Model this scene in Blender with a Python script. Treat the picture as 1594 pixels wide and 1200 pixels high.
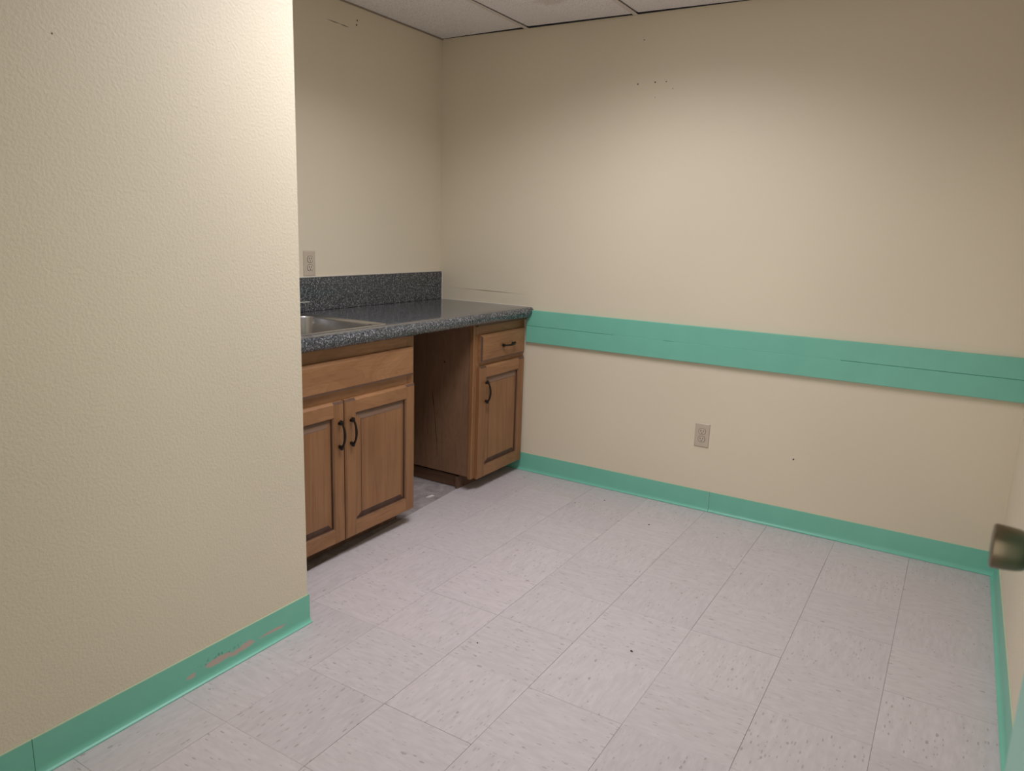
import bpy, bmesh, math, random
from mathutils import Matrix, Vector
random.seed(7)
for o in list(bpy.data.objects): bpy.data.objects.remove(o)
S = bpy.context.scene
C = S.collection

# ------------------------------------------------------------------ camera
CAM = Vector((2.6643, -3.5208, 1.3503))
RIGHT = Vector((0.8516276, 0.52303328, 0.03415571))
UP = Vector((-0.13656254, 0.15849969, 0.97786938))
FWD = Vector((-0.50604456, 0.83744495, -0.20640946))
cd = bpy.data.cameras.new('camera'); cam = bpy.data.objects.new('camera', cd); C.objects.link(cam)
m = Matrix.Identity(4)
for r in range(3):
    m[r][0] = RIGHT[r]; m[r][1] = UP[r]; m[r][2] = -FWD[r]; m[r][3] = CAM[r]
cam.matrix_world = m
cd.sensor_fit = 'HORIZONTAL'; cd.sensor_width = 36.0; cd.lens = 1144.4 / 1594 * 36
cd.clip_start = 0.01; cd.clip_end = 50
cd.dof.use_dof = True; cd.dof.focus_distance = 3.3; cd.dof.aperture_fstop = 6.5
S.camera = cam

# ------------------------------------------------------------------ world (hallway stand-in beyond the open door, brightened as fill), exposure
w = bpy.data.worlds.new('world'); S.world = w; w.use_nodes = True
w.node_tree.nodes['Background'].inputs[0].default_value = (1.0, 0.97, 0.94, 1)
w.node_tree.nodes['Background'].inputs[1].default_value = 1.5
S.view_settings.view_transform = 'Standard'; S.view_settings.look = 'None'
S.view_settings.exposure = 0.0; S.view_settings.gamma = 1.0; S.view_settings.use_curve_mapping = False
LENS_STRENGTH = 2.7
LIGHT_COLOR = (0.985, 0.985, 1.055, 1)
LAMP_WATTS = 20.2; LAMP_SPREAD = 150

# ------------------------------------------------------------------ room numbers (metres)
XR = 2.936          # right wall
XP, YP = 0.884, -1.883   # partition face / its free corner
XL = 0.010          # wall behind the counter
YN = -3.40          # wall with the doorway
H = 2.374
T = 0.3048; TX0 = 0.791; TY1 = 0.251
CT = 0.940          # countertop height

# ------------------------------------------------------------------ material helpers
class NT:
    def __init__(s, name):
        s.m = bpy.data.materials.new(name); s.m.use_nodes = True
        s.t = s.m.node_tree; s.n = s.t.nodes; s.l = s.t.links
        s.b = s.n['Principled BSDF']
    def node(s, typ, **kw):
        nd = s.n.new(typ)
        for k, v in kw.items():
            if k in nd.inputs: s.set(nd, k, v)
            else: setattr(nd, k, v)
        return nd
    def set(s, nd, k, v):
        if isinstance(v, bpy.types.NodeSocket): s.l.new(v, nd.inputs[k])
        else: nd.inputs[k].default_value = v
    def coords(s, scale=(1, 1, 1), jitter=0.0):
        tc = s.node('ShaderNodeTexCoord')
        out = tc.outputs['Object']
        if jitter:
            oi = s.node('ShaderNodeObjectInfo')
            mu = s.node('ShaderNodeMath', operation='MULTIPLY'); s.l.new(oi.outputs['Random'], mu.inputs[0]); mu.inputs[1].default_value = jitter
            ad = s.node('ShaderNodeVectorMath', operation='ADD'); s.l.new(out, ad.inputs[0]); s.l.new(mu.outputs[0], ad.inputs[1]); out = ad.outputs[0]
        mp = s.node('ShaderNodeMapping'); s.l.new(out, mp.inputs[0]); mp.inputs['Scale'].default_value = scale
        return mp.outputs[0]
    def noise(s, vec, scale, detail=2.0, rough=0.5, dist=0.0):
        nd = s.node('ShaderNodeTexNoise'); s.l.new(vec, nd.inputs['Vector'])
        nd.inputs['Scale'].default_value = scale; nd.inputs['Detail'].default_value = detail
        nd.inputs['Roughness'].default_value = rough; nd.inputs['Distortion'].default_value = dist
        return nd.outputs[0]
    def voronoi(s, vec, scale, feature='F1', rnd=1.0):
        nd = s.node('ShaderNodeTexVoronoi', feature=feature); s.l.new(vec, nd.inputs['Vector'])
        nd.inputs['Scale'].default_value = scale; nd.inputs['Randomness'].default_value = rnd
        return nd
    def ramp(s, fac, stops, interp='LINEAR'):
        nd = s.node('ShaderNodeValToRGB'); s.l.new(fac, nd.inputs[0]); cr = nd.color_ramp; cr.interpolation = interp
        while len(cr.elements) > 1: cr.elements.remove(cr.elements[-1])
        for k, (p, c) in enumerate(stops):
            e = cr.elements[0] if k == 0 else cr.elements.new(p)
            e.position = p; e.color = c if len(c) == 4 else (*c, 1)
        return nd.outputs[0]
    def mix(s, fac, a, b, blend='MIX'):
        nd = s.node('ShaderNodeMix', data_type='RGBA', blend_type=blend)
        for idx, v in ((0, fac), (6, a), (7, b)):
            if isinstance(v, bpy.types.NodeSocket): s.l.new(v, nd.inputs[idx])
            elif idx == 0: nd.inputs[0].default_value = v
            else: nd.inputs[idx].default_value = v if len(v) == 4 else (*v, 1)
        return nd.outputs[2]
    def math(s, op, a, b=None, c=None, clamp=False):
        nd = s.node('ShaderNodeMath', operation=op); nd.use_clamp = clamp
        for k, v in enumerate((a, b, c)):
            if v is None: continue
            if isinstance(v, bpy.types.NodeSocket): s.l.new(v, nd.inputs[k])
            else: nd.inputs[k].default_value = v
        return nd.outputs[0]
    def sep(s, vec):
        nd = s.node('ShaderNodeSeparateXYZ'); s.l.new(vec, nd.inputs[0]); return nd.outputs
    def base(s, c):
        if isinstance(c, bpy.types.NodeSocket): s.l.new(c, s.b.inputs['Base Color'])
        else: s.b.inputs['Base Color'].default_value = (*c, 1)
    def rough(s, r):
        if isinstance(r, bpy.types.NodeSocket): s.l.new(r, s.b.inputs['Roughness'])
        else: s.b.inputs['Roughness'].default_value = r
    def bump(s, h, strength=0.3, dist=0.002):
        nd = s.node('ShaderNodeBump'); nd.inputs['Strength'].default_value = strength; nd.inputs['Distance'].default_value = dist
        s.l.new(h, nd.inputs['Height']); s.l.new(nd.outputs[0], s.b.inputs['Normal'])
    def spec(s, v): s.b.inputs['Specular IOR Level'].default_value = v

def plain(name, col, rough=0.5, metal=0.0, spec=0.5):
    k = NT(name); k.base(col); k.rough(rough); k.b.inputs['Metallic'].default_value = metal; k.spec(spec); return k.m

def wall_paint(name, col, bump_s, scale):
    k = NT(name); v = k.coords()
    big = k.noise(v, 1.6, 0)
    k.base(k.mix(k.ramp(big, [(0.3, (0, 0, 0)), (0.7, (1, 1, 1))]), tuple(c * 0.97 for c in col), tuple(min(1, c * 1.02) for c in col)))
    k.rough(0.5); k.spec(0.35)
    n1 = k.noise(v, scale, 2, 0.55)
    k.bump(n1, bump_s, 0.004)
    return k.m

M = {}
WALLC = (0.745, 0.66, 0.51)
M['wall'] = wall_paint('wall_paint_smooth', WALLC, 0.10, 160)
M['wall_peel'] = wall_paint('wall_paint_orange_peel', WALLC, 0.36, 130)

def mint(name, chips=False):
    k = NT(name); v = k.coords()
    n = k.noise(v, 9, 1)
    col = k.mix(n, (0.170, 0.50, 0.375), (0.198, 0.55, 0.42))
    if chips:   # worn streak of missing paint: y runs along the strip, z is height
        x, y, z = k.sep(v)
        ny = k.noise(k.coords((1, 3, 1)), 4, 1)
        zc = k.math('ADD', k.math('MULTIPLY', ny, 0.020), 0.030)
        def window(v_, c_, h_, p_=4.0):
            return k.math('SUBTRACT', 1.0, k.math('POWER', k.math('DIVIDE', k.math('ABSOLUTE', k.math('SUBTRACT', v_, c_)), h_), p_), clamp=True)
        rag = k.noise(k.coords((1, 0.30, 1)), 46, 5, 0.62, 0.3)
        wide = k.math('MULTIPLY', window(z, zc, 0.017, 2.0), window(y, -2.20, 0.115))
        thin = k.math('MULTIPLY', window(z, zc, 0.0085, 2.0), window(y, -2.03, 0.085))
        spot = k.math('MULTIPLY', window(z, zc, 0.012, 2.0), window(y, -2.345, 0.022))
        f = k.math('MULTIPLY', k.math('MAXIMUM', k.math('MAXIMUM', wide, thin), spot), k.math('ADD', k.math('MULTIPLY', k.math('SUBTRACT', rag, 0.5), 2.4), 0.62))
        msk = k.ramp(f, [(0.42, (0, 0, 0)), (0.46, (1, 1, 1))])
        col = k.mix(msk, col, (0.52, 0.40, 0.345))
        dn = k.noise(k.coords((1, 1.5, 0.8)), 85, 4, 0.65)
        f2 = k.math('MULTIPLY', k.math('MULTIPLY', window(z, k.math('ADD', zc, 0.014), 0.022, 2.0), window(y, -2.24, 0.15)), dn)
        f2 = k.math('MULTIPLY', f2, k.math('SUBTRACT', 1.0, msk))
        col = k.mix(k.ramp(f2, [(0.50, (0, 0, 0)), (0.56, (0.75, 0.75, 0.75))]), col, (0.085, 0.22, 0.16))
    k.base(col); k.rough(0.36); k.spec(0.5)
    k.bump(k.noise(v, 60, 2), 0.06, 0.002)
    return k.m
M['mint'] = mint('mint_gloss_paint')
M['mint_chip'] = mint('mint_gloss_paint_chipped', True)
M['door_paint'] = plain('pale_mint_door_paint', (0.28, 0.57, 0.48), 0.4)
M['mint_edge'] = plain('cream_paint_on_top_edge', (0.50, 0.60, 0.42), 0.45)

def vct():
    k = NT('vinyl_composition_tile')
    v = k.coords((1, 1, 1), 37.0)
    st = k.coords((0.30, 1, 1), 37.0)
    n0 = k.noise(k.coords((0.25, 1, 1), 11.0), 70, 2, 0.6)
    base = k.mix(k.ramp(n0, [(0.3, (0, 0, 0)), (0.7, (1, 1, 1))]), (0.530, 0.478, 0.482), (0.598, 0.544, 0.552))
    oi = k.node('ShaderNodeObjectInfo')
    tone = k.ramp(oi.outputs['Random'], [(0, (0.95, 0.95, 0.95)), (1, (1.03, 1.02, 1.02))])
    base = k.mix(1.0, base, tone, 'MULTIPLY')
    # small smears
    vo = k.voronoi(st, 115)
    dist = vo.outputs['Distance']; rc = k.sep(vo.outputs['Color'])
    sel = k.math('GREATER_THAN', rc[0], 0.52)
    sz = k.math('ADD', k.math('MULTIPLY', rc[1], 0.20), 0.11)
    dst2 = k.math('ADD', dist, k.math('MULTIPLY', k.math('SUBTRACT', k.noise(st, 240, 1), 0.5), 0.22))
    fl = k.math('MULTIPLY', sel, k.math('LESS_THAN', dst2, sz))
    base = k.mix(k.math('MULTIPLY', fl, k.math('ADD', k.math('MULTIPLY', rc[2], 0.45), 0.15)), base, (0.27, 0.215, 0.20))
    # larger sparse flecks
    vb = k.voronoi(k.coords((0.5, 1, 1), 53.0), 42)
    rb = k.sep(vb.outputs['Color'])
    selb = k.math('GREATER_THAN', rb[0], 0.80)
    db = k.math('ADD', vb.outputs['Distance'], k.math('MULTIPLY', k.math('SUBTRACT', k.noise(v, 180, 1), 0.5), 0.15))
    fb = k.math('MULTIPLY', selb, k.math('LESS_THAN', db, k.math('ADD', k.math('MULTIPLY', rb[1], 0.13), 0.07)))
    base = k.mix(k.math('MULTIPLY', fb, 0.55), base, (0.25, 0.205, 0.195))
    # pale smears
    vw = k.voronoi(k.coords((0.3, 1, 1), 71.0), 60)
    rw = k.sep(vw.outputs['Color'])
    fw = k.math('MULTIPLY', k.math('GREATER_THAN', rw[0], 0.65), k.math('LESS_THAN', vw.outputs['Distance'], 0.22))
    base = k.mix(k.math('MULTIPLY', fw, 0.25), base, (0.68, 0.61, 0.60))
    k.base(base); k.rough(0.42); k.spec(0.4)
    k.bump(k.noise(v, 25, 0), 0.05, 0.002)
    return k.m
M['vct'] = vct()

def concrete():
    k = NT('bare_concrete_with_adhesive'); v = k.coords()
    n = k.noise(v, 14, 5, 0.65, 0.6)
    k.base(k.ramp(n, [(0.3, (0.22, 0.18, 0.175)), (0.55, (0.36, 0.31, 0.30)), (0.75, (0.47, 0.42, 0.405))]))
    k.rough(0.85); k.bump(n, 0.4, 0.004); return k.m
M['concrete'] = concrete()

def ceiling_tile():
    k = NT('acoustic_ceiling_tile'); v = k.coords()
    n = k.noise(v, 190, 2, 0.6)
    c = k.ramp(n, [(0.33, (0.60, 0.54, 0.53)), (0.45, (0.86, 0.82, 0.82)), (0.7, (0.93, 0.89, 0.89))])
    k.base(c); k.rough(0.95); k.spec(0.1); k.bump(n, 0.3, 0.003); return k
M['ctile'] = ceiling_tile().m
def stained_tile():
    k = ceiling_tile(); k.m.name = 'acoustic_ceiling_tile_water_stained'
    old = k.b.inputs['Base Color'].links[0].from_socket
    v = k.coords(); x, y, z = k.sep(v)
    dx = k.math('SUBTRACT', x, 0.03); dy = k.math('SUBTRACT', y, 0.255)
    r = k.math('SQRT', k.math('ADD', k.math('MULTIPLY', dx, dx), k.math('MULTIPLY', dy, dy)))
    r = k.math('ADD', r, k.math('MULTIPLY', k.math('SUBTRACT', k.noise(v, 18, 3), 0.5), 0.10))
    k.base(k.mix(k.ramp(r, [(0.045, (0.28, 0.28, 0.28)), (0.085, (0.0, 0.0, 0.0))]), old, (0.42, 0.29, 0.20)))
    return k.m
M['ctile_stain'] = stained_tile()
M['tee'] = plain('painted_tee_steel', (0.72, 0.66, 0.62), 0.5)
M['angle'] = plain('wall_angle_paint', (0.30, 0.24, 0.20), 0.6)
M['plenum'] = plain('plenum_shade', (0.03, 0.03, 0.04), 0.9)  # near-black colour stands in for the shade above the ceiling

def wood(name, axis, c0, c1, c2, rough=0.42, figure=1.0, across=13.0, along=0.9, rings_n=6.0, line_mix=0.6):
    k = NT(name)
    sc = [across] * 3; sc['xyz'.index(axis)] = along
    v = k.coords(tuple(sc), 23.0)
    n = k.noise(v, 1.0, 4, 0.55, 1.1 * figure)
    sc2 = [120.0, 120.0, 120.0]; sc2['xyz'.index(axis)] = 5.0
    v2 = k.coords(tuple(sc2), 9.0)
    fine = k.noise(v2, 1.0, 3, 0.6)
    rings = k.math('FRACT', k.math('MULTIPLY', n, rings_n))
    col = k.ramp(n, [(0.28, c0), (0.5, c1), (0.72, c2)])
    line = k.ramp(rings, [(0.0, (0.80, 0.76, 0.72)), (0.10, (1, 1, 1)), (0.55, (0.97, 0.97, 0.97)), (1.0, (0.80, 0.76, 0.72))])
    col = k.mix(line_mix, col, line, 'MULTIPLY')
    por = k.ramp(fine, [(0.30, (0.70, 0.66, 0.62)), (0.46, (1, 1, 1))])
    col = k.mix(0.7, col, por, 'MULTIPLY')
    blot = k.noise(k.coords((2.2, 2.2, 2.2), 5.0), 2.0, 3)
    col = k.mix(k.ramp(blot, [(0.35, (0.25, 0.25, 0.25)), (0.7, (0, 0, 0))]), col, (0.16, 0.07, 0.03))
    k.base(col); k.rough(rough); k.spec(0.45)
    k.bump(fine, 0.08, 0.001)
    return k.m
W0, W1, W2 = (0.245, 0.112, 0.045), (0.300, 0.143, 0.060), (0.345, 0.172, 0.076)
M['wood_z'] = wood('maple_grain_upright', 'z', W0, W1, W2, line_mix=0.35)
M['wood_y'] = wood('maple_grain_level', 'y', (0.275, 0.127, 0.052), (0.335, 0.161, 0.068), (0.385, 0.193, 0.086), across=9.0, along=2.2, rings_n=9.0)
M['veneer'] = wood('birch_veneer_side', 'z', (0.20, 0.105, 0.058), (0.225, 0.122, 0.070), (0.25, 0.138, 0.080), 0.6, 0.6, across=3.2, along=1.1, rings_n=22.0, line_mix=0.45)
M['kick'] = wood('raw_plinth_board', 'x', (0.10, 0.05, 0.032), (0.15, 0.08, 0.05), (0.20, 0.11, 0.07), 0.75)
M['glaze'] = wood('dark_glazed_moulding', 'z', (0.060, 0.030, 0.020), (0.095, 0.050, 0.034), (0.13, 0.072, 0.050), 0.5)
M['bead'] = wood('glazed_bead', 'z', (0.16, 0.075, 0.035), (0.22, 0.11, 0.052), (0.26, 0.135, 0.068), 0.42)
M['bevel'] = wood('dusty_and_shaded_bevel', 'y', (0.155, 0.088, 0.058), (0.205, 0.125, 0.088), (0.26, 0.165, 0.12), 0.5)  # dust on panel bevels; also painted shade under slab fronts
M['black_hole'] = plain('dark_opening', (0.012, 0.010, 0.009), 0.8)
M['handle'] = plain('oil_rubbed_bronze', (0.030, 0.023, 0.020), 0.30, 0.75)

def granite():
    k = NT('speckled_grey_laminate'); v = k.coords()
    a = k.voronoi(v, 230); ca = k.sep(a.outputs['Color'])
    c1 = k.ramp(ca[0], [(0.0, (0.012, 0.013, 0.014)), (0.34, (0.042, 0.043, 0.045)), (0.58, (0.090, 0.092, 0.093)), (0.80, (0.22, 0.22, 0.218)), (0.93, (0.38, 0.38, 0.37))], 'CONSTANT')
    b = k.noise(v, 115, 3, 0.6)
    c2 = k.ramp(b, [(0.36, (0.016, 0.017, 0.018)), (0.5, (0.075, 0.077, 0.079)), (0.66, (0.22, 0.22, 0.218))])
    k.base(k.mix(1.0, k.mix(0.4, c1, c2), (0.98, 1.02, 1.09), 'MULTIPLY')); k.rough(0.11); k.spec(0.55)
    return k.m
M['granite'] = granite()
M['buildup'] = plain('raw_particle_board', (0.15, 0.09, 0.05), 0.8)
M['caulk'] = plain('white_caulk', (0.66, 0.61, 0.53), 0.5)
def steel():
    k = NT('brushed_stainless'); v = k.coords((1, 60, 60))
    n = k.noise(v, 6, 2)
    k.base((0.47, 0.46, 0.46)); k.b.inputs['Metallic'].default_value = 1.0
    k.rough(0.27); return k.m
M['steel'] = steel()
M['chrome'] = plain('polished_chrome', (0.75, 0.75, 0.76), 0.12, 1.0)
M['satin'] = plain('satin_chrome', (0.92, 0.92, 0.93), 0.5, 1.0)
M['plate'] = plain('ivory_outlet_plastic', (0.56, 0.475, 0.375), 0.4)
M['recept'] = plain('ivory_receptacle_face', (0.60, 0.515, 0.41), 0.4)
M['slot'] = plain('dark_outlet_slot', (0.030, 0.022, 0.017), 0.7)
M['ring'] = plain('receptacle_gap', (0.14, 0.105, 0.08), 0.7)
def brass():
    k = NT('antique_brass'); k.base((0.20, 0.155, 0.10)); k.b.inputs['Metallic'].default_value = 1.0
    k.rough(0.36); return k.m
M['brass'] = brass()
M['crumb'] = plain('dark_crumb', (0.03, 0.022, 0.02), 0.9)
M['chip'] = plain('white_paint_chip', (0.72, 0.68, 0.64), 0.7)
M['hole'] = plain('nail_hole_dark', (0.10, 0.07, 0.045), 0.9)
M['scuff'] = plain('faint_scuff_on_paint', (0.40, 0.33, 0.235), 0.7)
k = NT('light_lens'); k.base((0.9, 0.9, 0.9)); k.b.inputs['Emission Color'].default_value = LIGHT_COLOR; k.b.inputs['Emission Strength'].default_value = LENS_STRENGTH; M['lens'] = k.m
M['white_metal'] = plain('white_enamel_steel', (0.75, 0.73, 0.70), 0.4)

# ------------------------------------------------------------------ object helpers (all coordinates are world coordinates)
ORG = {}
def link(o, org, parent):
    ORG[o.name] = Vector(org)
    C.objects.link(o)
    if parent is not None:
        o.parent = parent; o.location = Vector(org) - ORG[parent.name]
    else: o.location = org
    return o
def empty(name, org, parent=None):
    o = bpy.data.objects.new(name, None); o.empty_display_size = 0.05
    return link(o, org, parent)
def tag(o, label=None, cat=None, group=None, kind=None):
    if label: o['label'] = label
    if cat: o['category'] = cat
    if group: o['group'] = group
    if kind: o['kind'] = kind
    return o
def mesh_obj(name, bm, mats, parent=None, org=None, smooth=False):
    """bm is in world coordinates; org becomes the object's origin."""
    if org is None:
        lo = Vector((1e9,) * 3); hi = -lo
        for v in bm.verts:
            for a in range(3): lo[a] = min(lo[a], v.co[a]); hi[a] = max(hi[a], v.co[a])
        org = (lo + hi) / 2
    org = Vector(org)
    bmesh.ops.translate(bm, verts=bm.verts, vec=-org)
    bmesh.ops.recalc_face_normals(bm, faces=bm.faces)
    me = bpy.data.meshes.new(name); bm.to_mesh(me); bm.free()
    for mm in (mats if isinstance(mats, (list, tuple)) else [mats]): me.materials.append(mm)
    if smooth:
        for p in me.polygons: p.use_smooth = True
        try: me.set_sharp_from_angle(angle=math.radians(smooth if smooth is not True else 40))
        except Exception: pass
    o = bpy.data.objects.new(name, me)
    return link(o, org, parent)
def bbox(bm, lo, hi, bev=0.0, mi=0, seg=1):
    v = [bm.verts.new((x, y, z)) for x in (lo[0], hi[0]) for y in (lo[1], hi[1]) for z in (lo[2], hi[2])]
    fs = [(0, 1, 3, 2), (4, 6, 7, 5), (0, 4, 5, 1), (2, 3, 7, 6), (0, 2, 6, 4), (1, 5, 7, 3)]
    faces = []
    for f in fs:
        fc = bm.faces.new([v[i] for i in f]); fc.material_index = mi; faces.append(fc)
    if bev:
        es = list({e for f in faces for e in f.edges})
        bmesh.ops.bevel(bm, geom=es, offset=bev, segments=seg, affect='EDGES', profile=0.5)
    return faces
def box(name, lo, hi, mat, parent=None, bev=0.0, org=None, seg=1):
    bm = bmesh.new(); bbox(bm, lo, hi, bev, 0, seg)
    return mesh_obj(name, bm, mat, parent, org, smooth=(30 if seg > 1 else False))
def boxes(name, lst, mat, parent=None, org=None):
    bm = bmesh.new()
    for lo, hi in lst: bbox(bm, lo, hi)
    return mesh_obj(name, bm, mat, parent, org)
def extrude_poly(bm, prof, place, t0, t1, caps=True, mi=0):
    """prof: closed 2D polygon; place(a, b, t) -> world point."""
    A = [bm.verts.new(place(a, b, t0)) for a, b in prof]; B = [bm.verts.new(place(a, b, t1)) for a, b in prof]
    n = len(prof)
    for i in range(n):
        f = bm.faces.new((A[i], A[(i + 1) % n], B[(i + 1) % n], B[i])); f.material_index = mi
    if caps:
        bm.faces.new(A); bm.faces.new(B[::-1])
def lathe(bm, prof, org, axis, seg=32, mi=0):
    """prof: list of (radius, distance along axis)"""
    ax = Vector(axis).normalized(); u = ax.orthogonal().normalized(); w_ = ax.cross(u); org = Vector(org)
    rings = []
    for r, d in prof:
        if r < 1e-6: rings.append([bm.verts.new(org + ax * d)])
        else: rings.append([bm.verts.new(org + ax * d + (u * math.cos(2 * math.pi * i / seg) + w_ * math.sin(2 * math.pi * i / seg)) * r) for i in range(seg)])
    for a, b in zip(rings, rings[1:]):
        for i in range(seg):
            j = (i + 1) % seg
            q = ([a[0]] if len(a) == 1 else [a[i], a[j]]) + ([b[0]] if len(b) == 1 else [b[j], b[i]])
            if len(q) > 2:
                f = bm.faces.new(q); f.material_index = mi
def tube(bm, pts, radii, seg=10, flat=None):
    pts = [Vector(p) for p in pts]; rings = []; ref = None
    for i, p in enumerate(pts):
        t = (pts[min(i + 1, len(pts) - 1)] - pts[max(i - 1, 0)]).normalized()
        if ref is None: ref = t.orthogonal().normalized() if flat is None else Vector(flat)
        u = (ref - t * ref.dot(t)).normalized(); ref = u; w_ = t.cross(u); r = radii[i]
        ru, rw = r if isinstance(r, tuple) else (r, r)
        rings.append([bm.verts.new(p + u * ru * math.cos(2 * math.pi * k / seg) + w_ * rw * math.sin(2 * math.pi * k / seg)) for k in range(seg)])
    for a, b in zip(rings, rings[1:]):
        for i in range(seg): bm.faces.new((a[i], a[(i + 1) % seg], b[(i + 1) % seg], b[i]))
    bm.faces.new(rings[0][::-1]); bm.faces.new(rings[-1])
def ring_rects(bm, loops, mis, cap_mi=None):
    """loops: list of 4-point lists; bridges successive loops, caps the last."""
    L = [[bm.verts.new(p) for p in lp] for lp in loops]
    for a, b, mi in zip(L, L[1:], mis):
        for i in range(4):
            f = bm.faces.new((a[i], a[(i + 1) % 4], b[(i + 1) % 4], b[i])); f.material_index = mi
    if cap_mi is not None:
        f = bm.faces.new(L[-1]); f.material_index = cap_mi

# ------------------------------------------------------------------ walls
PZ = 2.62
def wall(name, lst, mat, label):
    o = boxes(name, lst, mat, None, org=lst[0][0]); tag(o, label, 'wall', kind='structure'); return o
wall_back = wall('wall_back', [((-0.15, 0.0, 0), (XR + 0.15, 0.12, H + .0005))], M['wall'], 'long cream wall carrying the mint rail, at the far side')
box('gap_shade_wall_top', (-0.15, 0.0, H + .0006), (XR + 0.15, 0.12, PZ), M['plenum'], wall_back)  # coloured near-black so the gap above the tiles reads as shade
wall_left = wall('wall_left', [((-0.12, YP - 0.3, 0), (XL, 0.0, PZ))], M['wall'], 'cream alcove wall behind the speckled countertop')
bm = bmesh.new(); bbox(bm, (XL, -4.2, 0), (XP, YP, PZ))
es = [e for e in bm.edges if all(abs(v.co.x - XP) < 1e-4 and abs(v.co.y - YP) < 1e-4 for v in e.verts)]
bmesh.ops.bevel(bm, geom=es, offset=0.004, segments=3, affect='EDGES', profile=0.5)
wall_partition = mesh_obj('wall_partition', bm, M['wall_peel'], None, org=(0, 0, 0), smooth=30)
tag(wall_partition, 'near cream partition wall with orange-peel texture, hiding half the sink', 'wall', kind='structure')
wall_right = wall('wall_right', [((XR, YN - 0.8, 0), (XR + 0.12, 0.0, PZ))], M['wall_peel'], 'narrow sliver of cream wall at the right edge')
DX0, DX1, DH = 1.86, 2.796, 2.04
wall_front = wall('wall_front', [((XP, YN - 0.12, 0), (DX0, YN, PZ)), ((DX1 + 0.012, YN - 0.12, 0), (XR, YN, PZ)), ((DX0, YN - 0.12, DH), (DX1 + 0.012, YN, PZ))], M['wall_peel'], 'cream wall with the doorway the photo is taken from')

def nail(parent, p, n, r, mat='hole'):
    bm = bmesh.new(); lathe(bm, [(0, 0.0006), (r * 0.7, 0.0006), (r, 0.0)], p, n, 8)
    mesh_obj('nail_hole', bm, M[mat], parent)
for x, z, r in ((1.275, 2.064, .004), (1.187, 2.061, .004), (1.330, 2.063, .003), (2.091, .3454, .0045), (1.205, 2.258, .003), (1.365, 2.03, .002), (1.28, 1.995, .002)):
    nail(wall_back, (x, 0, z), (0, -1, 0), r)
for y, z, r in ((-.6804, 2.308, .0045), (-.6851, 2.287, .005)): nail(wall_left, (XL, y, z), (1, 0, 0), r)
nail(wall_partition, (XP, -2.576, 1.738), (1, 0, 0), .0022)
def strip(parent, name, a, b, wdt, n, mat):
    a, b, n = Vector(a), Vector(b), Vector(n); t = (b - a).normalized(); s = n.cross(t) * wdt / 2
    bm = bmesh.new()
    q = [a - s * .3, b - s * .3, b + s * .3, a + s * .3]; mid = (a + b) / 2
    lo = [a, mid - s, b, mid + s]
    v0 = [bm.verts.new(p) for p in lo]; v1 = [bm.verts.new(p + n * 0.0006) for p in lo]
    for i in range(4): bm.faces.new((v0[i], v0[(i + 1) % 4], v1[(i + 1) % 4], v1[i]))
    bm.faces.new(v1)
    return mesh_obj(name, bm, mat, parent)
strip(wall_left, 'wall_scratch', (XL, -.885, 2.267), (XL, -.78, 2.266), .0035, (1, 0, 0), M['hole'])
strip(wall_left, 'wall_scratch', (XL, -.80, 2.266), (XL, -.735, 2.264), .004, (1, 0, 0), M['hole'])
strip(wall_back, 'wall_scratch', (.06, 0, 1.011), (.62, 0, 1.007), .0022, (0, -1, 0), M['scuff'])
strip(wall_back, 'wall_scratch', (.25, 0, 1.0095), (.52, 0, 1.008), .0026, (0, -1, 0), M['scuff'])

# ------------------------------------------------------------------ floor: concrete slab and vinyl tiles
floor = box('floor', (-0.15, -4.6, -0.12), (XR + 0.15, 0.12, -0.0032), M['concrete'], None, org=(0, 0, 0))
tag(floor, 'pinkish grey vinyl tile floor with fine dark flecks', 'floor', kind='structure')
GX, GY = 0.00040, 0.00020
def tile_mesh(pts):
    bm = bmesh.new(); n = len(pts); e = 0.0003
    cx = sum(p[0] for p in pts) / n; cy = sum(p[1] for p in pts) / n
    b = [bm.verts.new((x, y, -0.0032)) for x, y in pts]
    t0 = [bm.verts.new((x, y, -e)) for x, y in pts]
    t1 = [bm.verts.new((x - math.copysign(e, x - cx), y - math.copysign(e, y - cy), 0)) for x, y in pts]
    for A, B in ((b, t0), (t0, t1)):
        for i in range(n): bm.faces.new((A[i], A[(i + 1) % n], B[(i + 1) % n], B[i]))
    bm.faces.new(t1)
    bmesh.ops.recalc_face_normals(bm, faces=bm.faces)
    if t1[0].link_faces and bm.faces[:][-1].normal.z < 0: bmesh.ops.reverse_faces(bm, faces=bm.faces)
    me = bpy.data.meshes.new('floor_tile'); bm.to_mesh(me); bm.free(); me.materials.append(M['vct']); return me
hx, hy = T / 2 - GX, T / 2 - GY
FULL = [tile_mesh([(-hx, -hy), (hx, -hy), (hx, hy), (-hx, hy)]), tile_mesh([(-hy, -hx), (hy, -hx), (hy, hx), (-hy, hx)])]
def cut_x(y): return 0.515 + 0.072 * (-y - 0.49)
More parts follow.
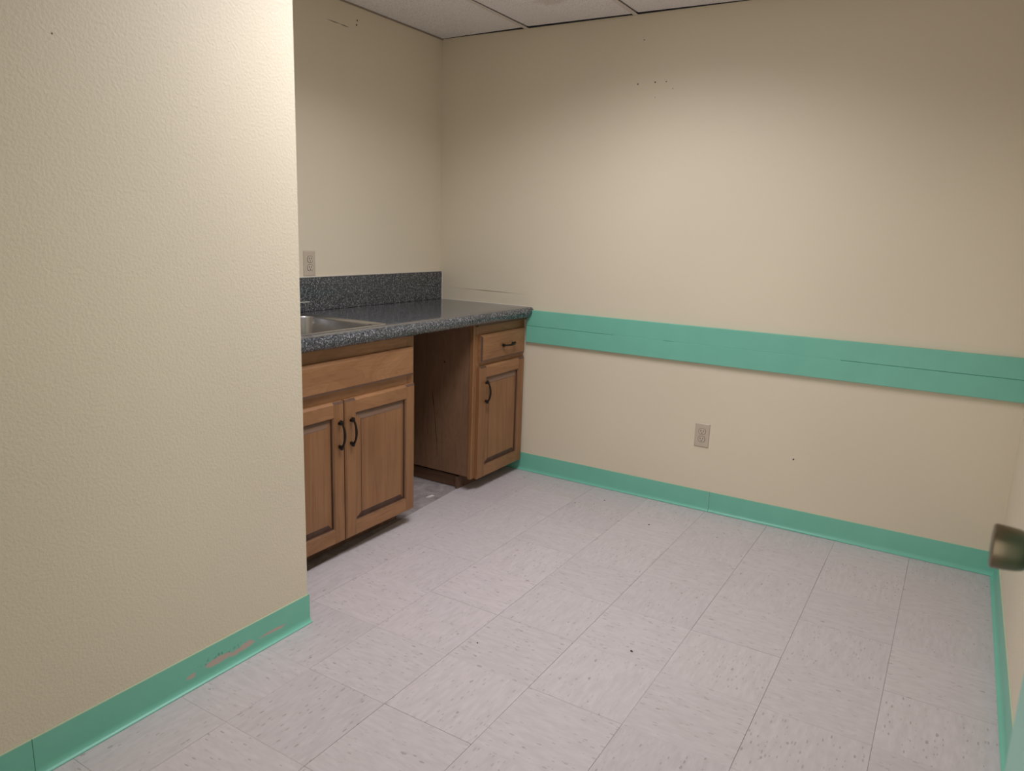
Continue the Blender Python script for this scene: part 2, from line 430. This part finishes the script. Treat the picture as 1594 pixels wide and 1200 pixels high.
for i in range(-1, 7):
    for j in range(0, 13):
        x0, x1 = TX0 + T * i, TX0 + T * (i + 1); y1, y0 = -(TY1 + T * (j - 1)), -(TY1 + T * j)
        turn = (i + j) % 2 == 0
        X0, X1, Y0, Y1 = x0, min(x1, XR), y0, min(y1, 0.0)
        if Y1 < -4.3: continue
        slant = None
        if X0 < XP and Y1 <= YP + 1e-6:
            X0 = max(X0, XP)
        elif X0 < XP and Y0 < YP < Y1:
            X0 = max(X0, 0.52)     # runs on under the partition's corner
        if X0 < 0.52: slant = True
        if X1 - X0 < 0.01: continue
        cx, cy = (x0 + x1) / 2, (y0 + y1) / 2
        full = X0 == x0 and X1 == x1 and Y1 == y1 and not slant
        jx, jy = random.uniform(-.0002, .0002), random.uniform(-.0005, .0005)
        if full:
            me = FULL[1 if turn else 0]
        else:
            l0, l1 = (cut_x(Y0), cut_x(Y1)) if slant else (X0 + GX, X0 + GX)
            pts = [(l0 - cx, Y0 + GY - cy), (X1 - GX - cx, Y0 + GY - cy), (X1 - GX - cx, Y1 - GY - cy), (l1 - cx, Y1 - GY - cy)]
            if turn: pts = [(py, -px) for px, py in pts]
            me = tile_mesh(pts)
        o = bpy.data.objects.new('floor_tile', me)
        link(o, (cx + jx, cy + jy, random.uniform(-.00015, 0.00015)), floor)
        if turn: o.rotation_euler.z = math.pi / 2

# ------------------------------------------------------------------ suspended ceiling
LX, LY = 2, 1            # bay of the light fitting
ceiling = box('ceiling', (-0.12, -4.2, PZ), (XR + 0.12, 0.12, PZ + 0.05), M['plenum'], None, org=(0, 0, 0))
tag(ceiling, 'off-white suspended ceiling of speckled acoustic tiles in a metal grid', 'ceiling', kind='structure')
GXS = [-0.053, 0.551, 1.154, 1.758, 2.362, 2.966]
GYA = [0.0, -0.920, -2.139, -3.358, -3.40]; GYB = [0.0, -0.770, -1.989, -3.208, -3.40]
def gy(a): return GYB if a == LX else GYA     # the light's column has its cross tees elsewhere
for a in range(len(GXS) - 1):
    GYS = gy(a)
    for b in range(len(GYS) - 1):
        if a == LX and b == LY: continue
        x0, x1 = max(GXS[a], XL + .002), min(GXS[a + 1], XR - .002); y1, y0 = GYS[b], GYS[b + 1]
        lx, rx = (x0 + .0150 if a else x0 + 0.0), x1 - .003
        # the tiles stop a little short of the back wall, unevenly
        g0, g1 = (0.006, 0.010) if b == 0 else (.003, .003)
        l0, l1 = 0.0, 0.0
        if b == 0 and a == 0: g0, g1, l0, l1 = 0.003, 0.011, .0005, .0045
        if b == 0 and a == 1: g0, g1, l0, l1 = 0.013, 0.010, .0050, .0025
        if b == 0 and a == 2: g0, g1, l0, l1 = 0.011, 0.004, .0050, .0010
        bm = bmesh.new()
        q = [(lx, y0 + .003), (rx, y0 + .003), (rx, y1 - g1), (lx, y1 - g0)]
        lf = (0, 0, l1, l0)
        lo = [bm.verts.new((x, y, H + 0.0015 + d)) for (x, y), d in zip(q, lf)]; hi = [bm.verts.new((x, y, H + 0.017 + d)) for (x, y), d in zip(q, lf)]
        for i in range(4): bm.faces.new((lo[i], lo[(i + 1) % 4], hi[(i + 1) % 4], hi[i]))
        bm.faces.new(lo); bm.faces.new(hi)
        st = a == 1 and b == 0
        mesh_obj('ceiling_tile', bm, M['ctile_stain' if st else 'ctile'], ceiling, org=((x0 + x1) / 2, (y0 + y1) / 2 if not st else -0.61, H))
for x in GXS[1:-1]:
    bm = bmesh.new(); bbox(bm, (x - .012, YN, H - .0005), (x + .012, -0.001, H + .001)); bbox(bm, (x - .001, YN, H + .001), (x + .001, -0.001, H + .038))
    mesh_obj('grid_tee', bm, M['tee'], ceiling)
for a in range(len(GXS) - 1):
    for y in gy(a)[1:-1]:
        x0, x1 = max(GXS[a] + .0125, XL), min(GXS[a + 1] - .0125, XR)
        bm = bmesh.new(); bbox(bm, (x0, y - .012, H - .0005), (x1, y + .012, H + .001)); bbox(bm, (x0, y - .001, H + .001), (x1, y + .001, H + .038))
        mesh_obj('grid_tee', bm, M['tee'], ceiling)
box('wall_angle', (XL, YP, H - .006), (XL + .004, -.001, H + .001), M['angle'], ceiling)
box('wall_angle', (XR - .020, YN, H - .001), (XR, -.001, H + .001), M['tee'], ceiling)

GYS = GYB
# ceiling light fitting (the room's lamp, above the frame)
fx = empty('ceiling_light', (1.456, (GYS[1] + GYS[2]) / 2, H)); tag(fx, 'recessed fluorescent ceiling light with a flat lens', 'ceiling light')
x0, x1, y0, y1 = 1.154 + .014, 1.758 - .014, GYS[2] + .014, GYS[1] - .014
boxes('frame', [((x0, y0, H + .0015), (x0 + .022, y1, H + .008)), ((x1 - .022, y0, H + .0015), (x1, y1, H + .008)),
                ((x0 + .022, y0, H + .0015), (x1 - .022, y0 + .022, H + .008)), ((x0 + .022, y1 - .022, H + .0015), (x1 - .022, y1, H + .008))], M['white_metal'], fx)
box('lens', (x0 + .022, y0 + .022, H + .004), (x1 - .022, y1 - .022, H + .007), M['lens'], fx)
ld = bpy.data.lights.new('lamp', 'AREA'); ld.shape = 'RECTANGLE'; ld.size = x1 - x0 - .05; ld.size_y = y1 - y0 - .05
ld.energy = LAMP_WATTS; ld.color = LIGHT_COLOR[:3]; ld.spread = math.radians(LAMP_SPREAD)
lo_ = bpy.data.objects.new('lamp', ld); link(lo_, (1.456, (y0 + y1) / 2, H + .002), fx)
box('housing', (x0, y0, H + .0085), (x1, y1, H + .10), M['white_metal'], fx)

# ------------------------------------------------------------------ baseboards (rubber cove base)
BH = 0.1035
PROF = [(0, BH), (0.0032, BH), (0.0036, BH - .002), (0.0036, .020), (0.0046, .0135), (0.0075, .0075), (0.0115, .0038), (0.0165, .0022), (0.0165, 0.0009), (0, .0009)]
def cove(name, place, t0, t1, mat, parent, org=None):
    bm = bmesh.new(); extrude_poly(bm, PROF, place, t0, t1)
    for f in bm.faces:
        if min(v.co.z for v in f.verts) > BH - .0025: f.material_index = 1
    return mesh_obj(name, bm, [mat, M['mint_edge']], parent, org=org, smooth=35)
bb = empty('baseboard_back', (1.75, 0, 0)); tag(bb, 'mint green cove baseboard along the foot of the railed wall', 'baseboard', kind='structure')
pb = lambda a, b, t: (t, -a, b)
cove('baseboard_strip', pb, 0.522, 1.7165, M['mint'], bb)
cove('baseboard_strip', pb, 1.7180, XR - 0.0037, M['mint'], bb)
br = empty('baseboard_right', (XR, -1, 0)); tag(br, 'mint green cove baseboard running forward along the right wall', 'baseboard', kind='structure')
pr = lambda a, b, t: (XR - a, t, b)
cove('baseboard_strip', pr, -0.11, -0.0005, M['mint'], br)
cove('baseboard_strip', pr, YN, -0.1115, M['mint'], br)
bp = empty('baseboard_partition', (XP, -2.5, 0)); tag(bp, 'mint green cove baseboard with chipped paint along the near partition', 'baseboard', kind='structure')
pp = lambda a, b, t: (XP + a, t, b)
cove('baseboard_strip', pp, -2.772, YP + 0.0035, M['mint_chip'], bp, org=(XP, 0, 0))
cove('baseboard_strip', pp, YN, -2.7735, M['mint'], bp)
pe = lambda a, b, t: (t, YP + a, b)
bm = bmesh.new(); extrude_poly(bm, [(0, BH), (.0035, BH), (.0035, .0002), (0, .0002)], pe, 0.60, XP)
mesh_obj('baseboard_strip', bm, M['mint'], bp)

# ------------------------------------------------------------------ chair rail: two boards
tr = empty('trim_1', (1.75, 0, .835)); tag(tr, 'wide mint green wooden rail of two boards across the far wall', 'wall rail', kind='structure')
def rail(z0, z1):
    n = 14; bm = bmesh.new()
    bbox(bm, (0.628, -0.0195, z0), (XR - .001, -.0002, z1), 0.0015, 0, 1)
    mesh_obj('rail_board', bm, M['mint'], tr)
rail(.7468, .8370); rail(.8382, .9245)
# paint filling most of the joint between the boards
for xa, xb in ((1.15, 1.42), (1.47, 2.24)):
    box('joint_filler', (xa, -.0190, .8355), (xb, -.010, .8397), M['mint'], tr)

# ------------------------------------------------------------------ cabinets
FX = 0.604     # face frame front
DXF = 0.6245   # door front
def board(name, lo, hi, mat, parent, bev=0.0012): return box(name, lo, hi, M[mat], parent, bev)
def handle(parent, org, horizontal=False):
    """bow pull with leaf ends, standing off the door towards +x"""
    ox, oy, oz = org; N = 26; pts = []; rad = []
    for i in range(N + 1):
        s = -1 + 2 * i / N; a = abs(s)
        h = 0.0065 + 0.024 * (1 - a ** 2.2) ** 0.9 if a < 0.999 else 0.0065
        if a > 0.80: r = 0.0046 + 0.0052 * math.sin(math.pi * min(1, (a - 0.80) / 0.20) * 0.8)
        elif a > 0.70: r = 0.0046
        else: r = 0.0044 + 0.0012 * (1 - a / .7)
        if a > 0.985: r = 0.0030
        d = s * 0.0605
        pts.append((ox + h, oy + d, oz) if horizontal else (ox + h, oy, oz + d)); rad.append((r, r * (0.8 if a > .8 else 1.0)))
    bm = bmesh.new(); tube(bm, pts, rad, 10, flat=(0, 0, 1) if horizontal else (0, 1, 0))
    for s in (-1, 1):
        p = (ox - .0005, oy + s * .048, oz) if horizontal else (ox - .0005, oy, oz + s * .048)
        lathe(bm, [(0, 0), (.0075, 0), (.0070, .004), (.0050, .012), (0, .012)], p, (1, 0, 0), 10)
        for q in (-1, 1):   # leaf ribs
            c = Vector(p) + Vector((.013, 0, 0)); t = Vector((0, s, 0)) if horizontal else Vector((0, 0, s)); u = Vector((0, 0, 1)) if horizontal else Vector((0, 1, 0))
            tube(bm, [c - t * .008 + u * q * .003, c + t * .002 + u * q * .0062, c + t * .010 + u * q * .0035], [.0012, .0024, .0012], 6)
    return mesh_obj('handle', bm, M['handle'], parent, smooth=50)
def raised_door(parent, y0, y1, z0, z1, sw=0.058, rw=0.060):
    d = empty('door', (DXF, (y0 + y1) / 2, z0), parent)
    xb = FX + .0005
    def member(nm, lo, hi, mat, ends):
        bm = bmesh.new(); bbox(bm, lo, hi)
        for key, val, off, mi in ends:
            es = [e for e in bm.edges if all(abs(v.co.x - hi[0]) < 1e-5 and abs(v.co[key] - val) < 1e-5 for v in e.verts)]
            res = bmesh.ops.bevel(bm, geom=es, offset=off, segments=1, affect='EDGES')
            for f in res['faces']: f.material_index = mi
        return mesh_obj(nm, bm, [M[mat], M['glaze']], d)
    member('stile', (xb, y0, z0), (DXF, y0 + sw, z1), 'wood_z', [(1, y0, .006, 0), (2, z1, .009, 1), (2, z0, .006, 0)])
    member('stile', (xb, y1 - sw, z0), (DXF, y1, z1), 'wood_z', [(1, y1, .006, 0), (2, z1, .009, 1), (2, z0, .006, 0)])
    member('rail', (xb, y0 + sw + .0003, z1 - rw), (DXF - .0004, y1 - sw - .0003, z1), 'wood_y', [(2, z1, .009, 0)])
    member('rail', (xb, y0 + sw + .0003, z0), (DXF - .0004, y1 - sw - .0003, z0 + rw), 'wood_y', [(2, z0, .006, 0)])
    a0, a1, b0, b1 = y0 + sw - .002, y1 - sw + .002, z0 + rw - .002, z1 - rw + .002
    def R(i, x): return [(x, a0 + i, b0 + i), (x, a1 - i, b0 + i), (x, a1 - i, b1 - i), (x, a0 + i, b1 - i)]
    bm = bmesh.new(); ring_rects(bm, [R(0, DXF - .006), R(0, DXF - .0012), R(.0025, DXF - .0006), R(.0075, DXF - .0055), R(.0090, DXF - .0115)], [0, 0, 0, 1])
    mesh_obj('moulding', bm, [M['bead'], M['glaze']], d)
    bm = bmesh.new(); ring_rects(bm, [R(.0070, DXF - .016), R(.0088, DXF - .0125), R(.0125, DXF - .0122), R(.036, DXF - .0052), R(.0375, DXF - .0030)], [0, 0, 1, 0], 2)
    for f in bm.faces:
        c = f.calc_center_median()
        if f.material_index == 1:
            if b0 + .04 < c.z < b1 - .04: f.material_index = 2      # side bevels keep the wood colour
            elif c.z < b0 + .04: f.material_index = 0               # glaze lies thick on the lower bevel
    mesh_obj('raised_panel', bm, [M['glaze'], M['bevel'], M['wood_z']], d)
    return d
def slab_front(name, parent, y0, y1, z0, z1):
    bm = bmesh.new(); bbox(bm, (FX + .0005, y0, z0), (DXF - .009, y1, z1), 0)
    i = 0.012
    def R(k, x): return [(x, y0 + k, z0 + k), (x, y1 - k, z0 + k), (x, y1 - k, z1 - k), (x, y0 + k, z1 - k)]
    ring_rects(bm, [R(0, DXF - .009), R(.0015, DXF - .0085), R(i, DXF - .001), R(i + .001, DXF)], [0, 0, 0], 0)
    bm.normal_update()
    for f in bm.faces:      # the bevels: stained end grain at the sides, shade painted on the lower slope
        c = f.calc_center_median()
        if DXF - .0086 < c.x < DXF - .0008:
            if c.y < y0 + i or c.y > y1 - i: f.material_index = 1
            elif c.z < z0 + i: f.material_index = 2
    return mesh_obj(name, bm, [M['wood_y'], M['glaze'], M['bevel']], parent)
CB = 0.885   # underside of the counter
def cabinet(name, y0, y1, label, zb):
    t = empty(name, (0.32, (y0 + y1) / 2, 0)); tag(t, label, 'cabinet')
    board('side_panel', (XL + .004, y0, zb), (FX - .019, y0 + .016, CB - .012), 'veneer', t, 0)
    board('side_panel', (XL + .004, y1 - .016, zb), (FX - .019, y1, CB - .012), 'veneer', t, 0)
    board('bottom_panel', (XL + .004, y0 + .0165, zb + .012), (FX - .0195, y1 - .0165, zb + .026), 'veneer', t, 0)
    board('back_panel', (XL + .004, y0 + .0165, zb + .0265), (XL + .012, y1 - .0165, CB - .012), 'veneer', t, 0)
    return t
# sink base
A0, A1 = YP + .004, -0.972
c1 = cabinet('sink_cabinet', A0, A1, 'wide maple sink base cabinet with two doors under the steel sink', .080)
board('face_stile', (FX - .0185, A1 - .044, .078), (FX, A1, CB - .004), 'wood_z', c1)
board('face_stile', (FX - .0185, A0, .078), (FX, A0 + .044, CB - .004), 'wood_z', c1)
board('face_rail', (FX - .0185, A0 + .0445, .806), (FX - .0005, A1 - .0445, CB - .004), 'wood_y', c1)
board('face_rail', (FX - .0185, A0 + .0445, .645), (FX - .0005, A1 - .0445, .705), 'wood_y', c1)
board('face_rail', (FX - .0185, A0 + .0445, .078), (FX - .0005, A1 - .0445, .115), 'wood_y', c1)
slab_front('drawer_front', c1, A0 + .018, A1 - .016, .703, .831)
dR = raised_door(c1, -1.4245, A1 - .014, .072, .665)
dL = raised_door(c1, A0 + .018, -1.4300, .072, .665)
handle(dR, (DXF, -1.4245 + .030, .530)); handle(dL, (DXF, -1.4300 - .030, .530))
board('kick_board', (.515, A0, .0005), (.530, A1 - .03, .0795), 'kick', c1, 0)
board('kick_board', (XL + .01, A1 - .05, .0005), (.5145, A1 - .03, .0795), 'kick', c1, 0)
# drawer base
B0, B1 = -0.497, -0.004
c2 = cabinet('drawer_cabinet', B0, B1, 'narrow maple base cabinet with one drawer above one door, in the corner', .080)
board('filler_strip', (FX - .0185, B0 - .004, .070), (FX + .001, B0 + .0155, CB - .004), 'wood_z', c2)
board('face_stile', (FX - .0185, B0 + .0195, .070), (FX, B0 + .064, CB - .004), 'wood_z', c2)
board('face_stile', (FX - .0185, B1 - .040, .070), (FX, B1, CB - .004), 'wood_z', c2)
board('face_rail', (FX - .0185, B0 + .0645, .806), (FX - .0005, B1 - .0405, CB - .004), 'wood_y', c2)
board('face_rail', (FX - .0185, B0 + .0645, .645), (FX - .0005, B1 - .0405, .705), 'wood_y', c2)
board('face_rail', (FX - .0185, B0 + .0645, .070), (FX - .0005, B1 - .0405, .115), 'wood_y', c2)
dd = raised_door(c2, B0 + .036, B1 - .016, .064, .664)
handle(dd, (DXF, B0 + .036 + .055, .527))
dw = empty('drawer', (DXF, (B0 + B1) / 2, .688), c2)
slab_front('drawer_front', dw, B0 + .044, B1 - .012, .684, .826)
handle(dw, (DXF, -.205, .755), True)
board('kick_board', (.505, B0 + .004, .0005), (.520, B1 - .002, .066), 'kick', c2, 0)
board('kick_board', (XL + .01, B0 + .028, .0005), (.5045, B0 + .043, .062), 'kick', c2, 0)
bm = bmesh.new(); lathe(bm, [(0, .0005), (.004, .0005), (.005, 0)], (.4244, B0, .673), (0, -1, 0), 10); mesh_obj('screw_hole', bm, M['black_hole'], c2)
strip(c2, 'veneer_crack', (.345, B0, .515), (.366, B0, .385), .0035, (0, -1, 0), M['black_hole'])
strip(c2, 'veneer_crack', (.3600, B0, .420), (.3900, B0, .150), .0030, (0, -1, 0), M['black_hole'])

# ------------------------------------------------------------------ countertop with bullnose front and backsplash
ct = empty('countertop', (0.35, -0.94, CT)); tag(ct, 'speckled dark grey laminate countertop with rounded front edge and backsplash', 'countertop')
Y0, Y1 = YP + .001, -.001
HX0, HX1, HY0, HY1 = 0.075, 0.572, -1.705, -1.155    # cut-out for the sink
XF, ZB = 0.662, CB
def nose(xs):
    r = (CT - ZB) / 2; p = [(xs, CT), (XF - r * 0.9, CT)]
    for i in range(1, 12):
        a = math.pi / 2 - math.pi * i / 12
        p.append((XF - r * 0.9 + r * 0.9 * math.cos(a), ZB + r + r * math.sin(a)))
    p += [(XF - r * 0.9, ZB), (xs, ZB)]; return p
bm = bmesh.new()
extrude_poly(bm, nose(HX1), lambda a, b, t: (a, t, b), Y0, Y1)
bbox(bm, (XL, Y0, CT - .038), (HX0, Y1, CT)); bbox(bm, (HX0, HY1, CT - .038), (HX1, Y1, CT)); bbox(bm, (HX0, Y0, CT - .038), (HX1, HY0, CT))
mesh_obj('counter_slab', bm, M['granite'], ct, org=(0, 0, CT), smooth=35)
box('backsplash', (XL, Y0, CT + .0003), (XL + .019, Y1, 1.100), M['granite'], ct, bev=.0015)
box('build_up_strip', (FX - .04, B0 - .002, CB - .0035), (.640, B1, CB - .0002), M['buildup'], ct)
box('build_up_strip', (.612, B0, CB - .011), (.630, B1, CB - .0037), M['buildup'], ct)
# caulk beads
def bead(a, b, r):
    bm = bmesh.new(); tube(bm, [a, b], [r, r], 8); mesh_obj('caulk_bead', bm, M['caulk'], ct, smooth=50)
bead((XL + .004, Y0, 1.1010), (XL + .004, Y1, 1.1010), .0042)
bead((XL + .019, -.0015, CT), (XL + .019, -.0015, 1.103), .0030)
bead((XL + .02, -.0012, CT + .0005), (XF - .012, -.0012, CT + .0005), .0024)
bm = bmesh.new(); tube(bm, [(.652, -.006, CT - .030), (.648, -.006, CT - .050), (.640, -.006, CT - .066), (.634, -.006, CT - .078)], [.006, .0075, .006, .002], 8)
mesh_obj('caulk_bead', bm, M['caulk'], ct, smooth=50)

# ------------------------------------------------------------------ sink
sk = empty('sink', (0.32, -1.43, CT)); tag(sk, 'drop-in stainless steel sink set into the grey countertop', 'sink')
def rrect(x0, x1, y0, y1, r, z, n=6):
    p = []
    for cx, cy, a0 in ((x1 - r, y1 - r, 0), (x0 + r, y1 - r, 90), (x0 + r, y0 + r, 180), (x1 - r, y0 + r, 270)):
        for i in range(n + 1):
            a = math.radians(a0 + 90 * i / n); p.append((cx + r * math.cos(a), cy + r * math.sin(a), z))
    return p
SX0, SX1, SY0, SY1 = .045, .592, -1.735, -1.130
def bowl(bm):
    bx0, bx1, by0, by1 = .150, .566, -1.690, -1.174
    L = [rrect(SX0, SX1, SY0, SY1, .020, CT + .0004), rrect(SX0 + .001, SX1 - .001, SY0 + .001, SY1 - .001, .020, CT + .0032),
         rrect(SX0 + .006, SX1 - .006, SY0 + .006, SY1 - .006, .020, CT + .0042), rrect(SX0 + .012, SX1 - .012, SY0 + .012, SY1 - .012, .020, CT + .0026),
         rrect(bx0 - .010, bx1 + .010, by0 - .010, by1 + .010, .060, CT + .0026), rrect(bx0 - .003, bx1 + .003, by0 - .003, by1 + .003, .055, CT + .0005),
         rrect(bx0, bx1, by0, by1, .052, CT - .006), rrect(bx0 + .006, bx1 - .006, by0 + .006, by1 - .006, .05, CT - .10),
         rrect(bx0 + .012, bx1 - .012, by0 + .012, by1 - .012, .05, CT - .145), rrect(bx0 + .028, bx1 - .028, by0 + .028, by1 - .028, .045, CT - .165),
         rrect(bx0 + .06, bx1 - .06, by0 + .06, by1 - .06, .04, CT - .170)]
    V = [[bm.verts.new(p) for p in lp] for lp in L]; n = len(V[0])
    for a, b in zip(V, V[1:]):
        for i in range(n): bm.faces.new((a[i], a[(i + 1) % n], b[(i + 1) % n], b[i]))
    bm.faces.new(V[-1])
bm = bmesh.new(); bowl(bm); mesh_obj('basin', bm, M['steel'], sk, smooth=45)
bm = bmesh.new(); lathe(bm, [(0, .001), (.030, .001), (.040, .003), (.043, .0045), (.045, .0005)], (.355, -1.43, CT - .170), (0, 0, 1), 24)
mesh_obj('drain', bm, M['chrome'], sk, smooth=40)

# faucet: two wrist-blade handles; only the end of one blade shows past the partition
fc = empty('faucet', (.098, -1.43, CT + .003)); tag(fc, 'chrome faucet with long thin blade handles, mostly hidden behind partition', 'faucet')
box('base_plate', (.073, -1.53, CT + .0032), (.123, -1.33, CT + .018), M['chrome'], fc, bev=.005, seg=3)
for s in (-1, 1):
    bm = bmesh.new(); y = -1.43 + s * .085
    lathe(bm, [(.021, 0), (.019, .020), (.013, .030), (.013, .036), (0, .036)], (.098, y, CT + .018), (0, 0, 1), 20); mesh_obj('valve', bm, M['chrome'], fc, smooth=40)
    lo, hi = (y - .006 if s > 0 else y - .235, y + .235 if s > 0 else y + .006)
    box('blade_handle', (.090, lo, CT + .0545), (.106, hi, CT + .0575), M['satin'], fc, bev=.001)
bm = bmesh.new(); P = [(.098, -1.43, CT + .018), (.098, -1.43, CT + .16)]
for i in range(1, 13):
    a = math.pi * i / 12; P.append((.098 + .065 - .065 * math.cos(a), -1.43, CT + .16 + .065 * math.sin(a)))
P.append((.228, -1.43, CT + .135)); tube(bm, P, [.011] * len(P), 14); mesh_obj('spout', bm, M['chrome'], fc, smooth=50)

# ------------------------------------------------------------------ wall outlets
def outlet(center, right, n, label):
    c, R_, N = Vector(center), Vector(right), Vector(n); Z = Vector((0, 0, 1))
    t = empty('wall_outlet', center); tag(t, label, 'outlet', 'duplex wall outlets')
    P = lambda a, b, d: c + R_ * a + Z * b + N * d
    bm = bmesh.new(); w_, h_ = .0365, .0605
    loops = [[P(sx * (w_ - i), sz * (h_ - i), d) for sx, sz in ((-1, -1), (1, -1), (1, 1), (-1, 1))] for i, d in ((0, .0003), (0, .0025), (.0035, .0055), (.005, .006))]
    ring_rects(bm, loops, [0, 0, 0], 0); mesh_obj('cover_plate', bm, M['plate'], t)
    for s in (-1, 1):
        def oval(r, hh, d, k=28):
            q = []
            for i in range(k):
                a = 2 * math.pi * i / k; q.append(P(r * math.cos(a), s * .0195 + max(-hh, min(hh, r * math.sin(a))), d))
            return q
        bm = bmesh.new(); A = [bm.verts.new(p) for p in oval(.0182, .0152, .0061)]; B = [bm.verts.new(p) for p in oval(.0182, .0152, .0066)]
        for i in range(28): bm.faces.new((A[i], A[(i + 1) % 28], B[(i + 1) % 28], B[i]))
        bm.faces.new(B)
        rc = mesh_obj('receptacle', bm, M['ring'], t)
        bm = bmesh.new(); A = [bm.verts.new(p) for p in oval(.0164, .0136, .0067)]; B = [bm.verts.new(p) for p in oval(.0160, .0132, .0080)]
        for i in range(28): bm.faces.new((A[i], A[(i + 1) % 28], B[(i + 1) % 28], B[i]))
        bm.faces.new(B); mesh_obj('face', bm, M['recept'], rc)
        for sx, hh in ((-1, .0046), (1, .0038)):
            bm = bmesh.new()
            q = [P(sx * .0064 + u * .0015, s * .0195 + .0035 + v * hh, d) for d in (.0081, .0084) for u, v in ((-1, -1), (1, -1), (1, 1), (-1, 1))]
            V = [bm.verts.new(p) for p in q]; bm.faces.new(V[4:])
            for i in range(4): bm.faces.new((V[i], V[(i + 1) % 4], V[4 + (i + 1) % 4], V[4 + i]))
            mesh_obj('slot', bm, M['slot'], rc)
        bm = bmesh.new(); lathe(bm, [(.0027, 0), (.0027, .0003), (0, .0003)], P(0, s * .0195 - .0072, .0081), N, 12); mesh_obj('ground_hole', bm, M['slot'], rc)
    bm = bmesh.new(); lathe(bm, [(.0032, 0), (.0028, .0010), (0, .0012)], P(0, 0, .0060), N, 12); mesh_obj('screw', bm, M['plate'], t)
outlet((1.6525, 0, .3865), (1, 0, 0), (0, -1, 0), 'ivory duplex outlet low on the long wall below the mint rail')
outlet((XL, -1.0205, 1.1645), (0, 1, 0), (1, 0, 0), 'ivory duplex outlet just above the countertop backsplash')

# ------------------------------------------------------------------ open door at the right of the camera
DF = 2.791; DE = -2.490
d1 = empty('door_1', (DF + .022, YN, 0)); tag(d1, 'pale mint door standing open at right with a brass knob', 'door', kind='structure')
box('door_slab', (DF, YN + .004, .010), (DF + .044, DE, 2.03), M['door_paint'], d1, bev=.0015)
kz, ky = 1.0135, -2.548
bm = bmesh.new(); lathe(bm, [(0, -.0595), (.0235, -.0595), (.0252, -.0588), (.0258, -.0570), (.0252, -.045), (.0240, -.034), (.0222, -.0275), (.0185, -.0240), (.0125, -.0225), (.0120, -.010), (.0, -.010)], (DF, ky, kz), (1, 0, 0), 40)
mesh_obj('door_knob', bm, M['brass'], d1, smooth=35)
bm = bmesh.new(); lathe(bm, [(0, -.0105), (.020, -.0105), (.030, -.007), (.033, -.0002), (0, -.0002)], (DF, ky, kz), (1, 0, 0), 40)
mesh_obj('rosette', bm, M['brass'], d1, smooth=35)
bm = bmesh.new(); lathe(bm, [(0, .0595), (.0235, .0595), (.0258, .0570), (.0240, .034), (.0185, .0240), (.0125, .0225), (.0120, .0), (.0, .0)], (DF + .0442, ky, kz), (1, 0, 0), 40)
mesh_obj('door_knob', bm, M['brass'], d1, smooth=35)
box('latch_plate', (DF + .010, DE - .0005, kz - .028), (DF + .034, DE + .0012, kz + .028), M['brass'], d1)
for z in (.25, 1.05, 1.82):
    bm = bmesh.new(); lathe(bm, [(0, -.045), (.006, -.045), (.006, .045), (0, .045)], (DF + .0505, YN + .008, z), (0, 0, 1), 12); mesh_obj('hinge', bm, M['brass'], d1, smooth=40)

# ------------------------------------------------------------------ loose bits on the floor
def crumb(x, y, r):
    bm = bmesh.new(); bmesh.ops.create_icosphere(bm, subdivisions=1, radius=r)
    for v in bm.verts: v.co = Vector((v.co.x * 1.3, v.co.y, v.co.z * .6)) * random.uniform(.75, 1.15)
    bmesh.ops.translate(bm, verts=bm.verts, vec=(x, y, r * .45))
    o = mesh_obj('floor_crumb', bm, M['crumb'], None); return o
for (x, y, r), lab in zip(((1.8895, -1.4145, .0040), (1.4422, -1.664, .0026), (1.5376, -.3516, .0036), (1.2286, -.18, .0036), (1.121, -.3055, .0028)),
        ('dark crumb alone in the middle of the tiled floor, largest of them', 'tiny dark crumb on the floor nearest the partition corner', 'dark crumb on the floor below the low wall outlet', 'dark crumb on the floor close to the mint baseboard near the cabinets', 'tiny dark crumb on the floor in front of the corner cabinet')):
    tag(crumb(x, y, r), lab, 'crumb', 'crumbs on the tile floor')
bm = bmesh.new(); q = [(.462, -.690), (.478, -.680), (.482, -.645), (.470, -.652)]
lo = [bm.verts.new((x, y, -.0031)) for x, y in q]; hi = [bm.verts.new((x, y, .0005 + .002 * (i % 2))) for i, (x, y) in enumerate(q)]
for i in range(4): bm.faces.new((lo[i], lo[(i + 1) % 4], hi[(i + 1) % 4], hi[i]))
bm.faces.new(hi); bm.faces.new(lo)
tag(mesh_obj('paint_chip', bm, M['chip'], None), 'small white chip lying on the bare concrete between the cabinets', 'paint chip')
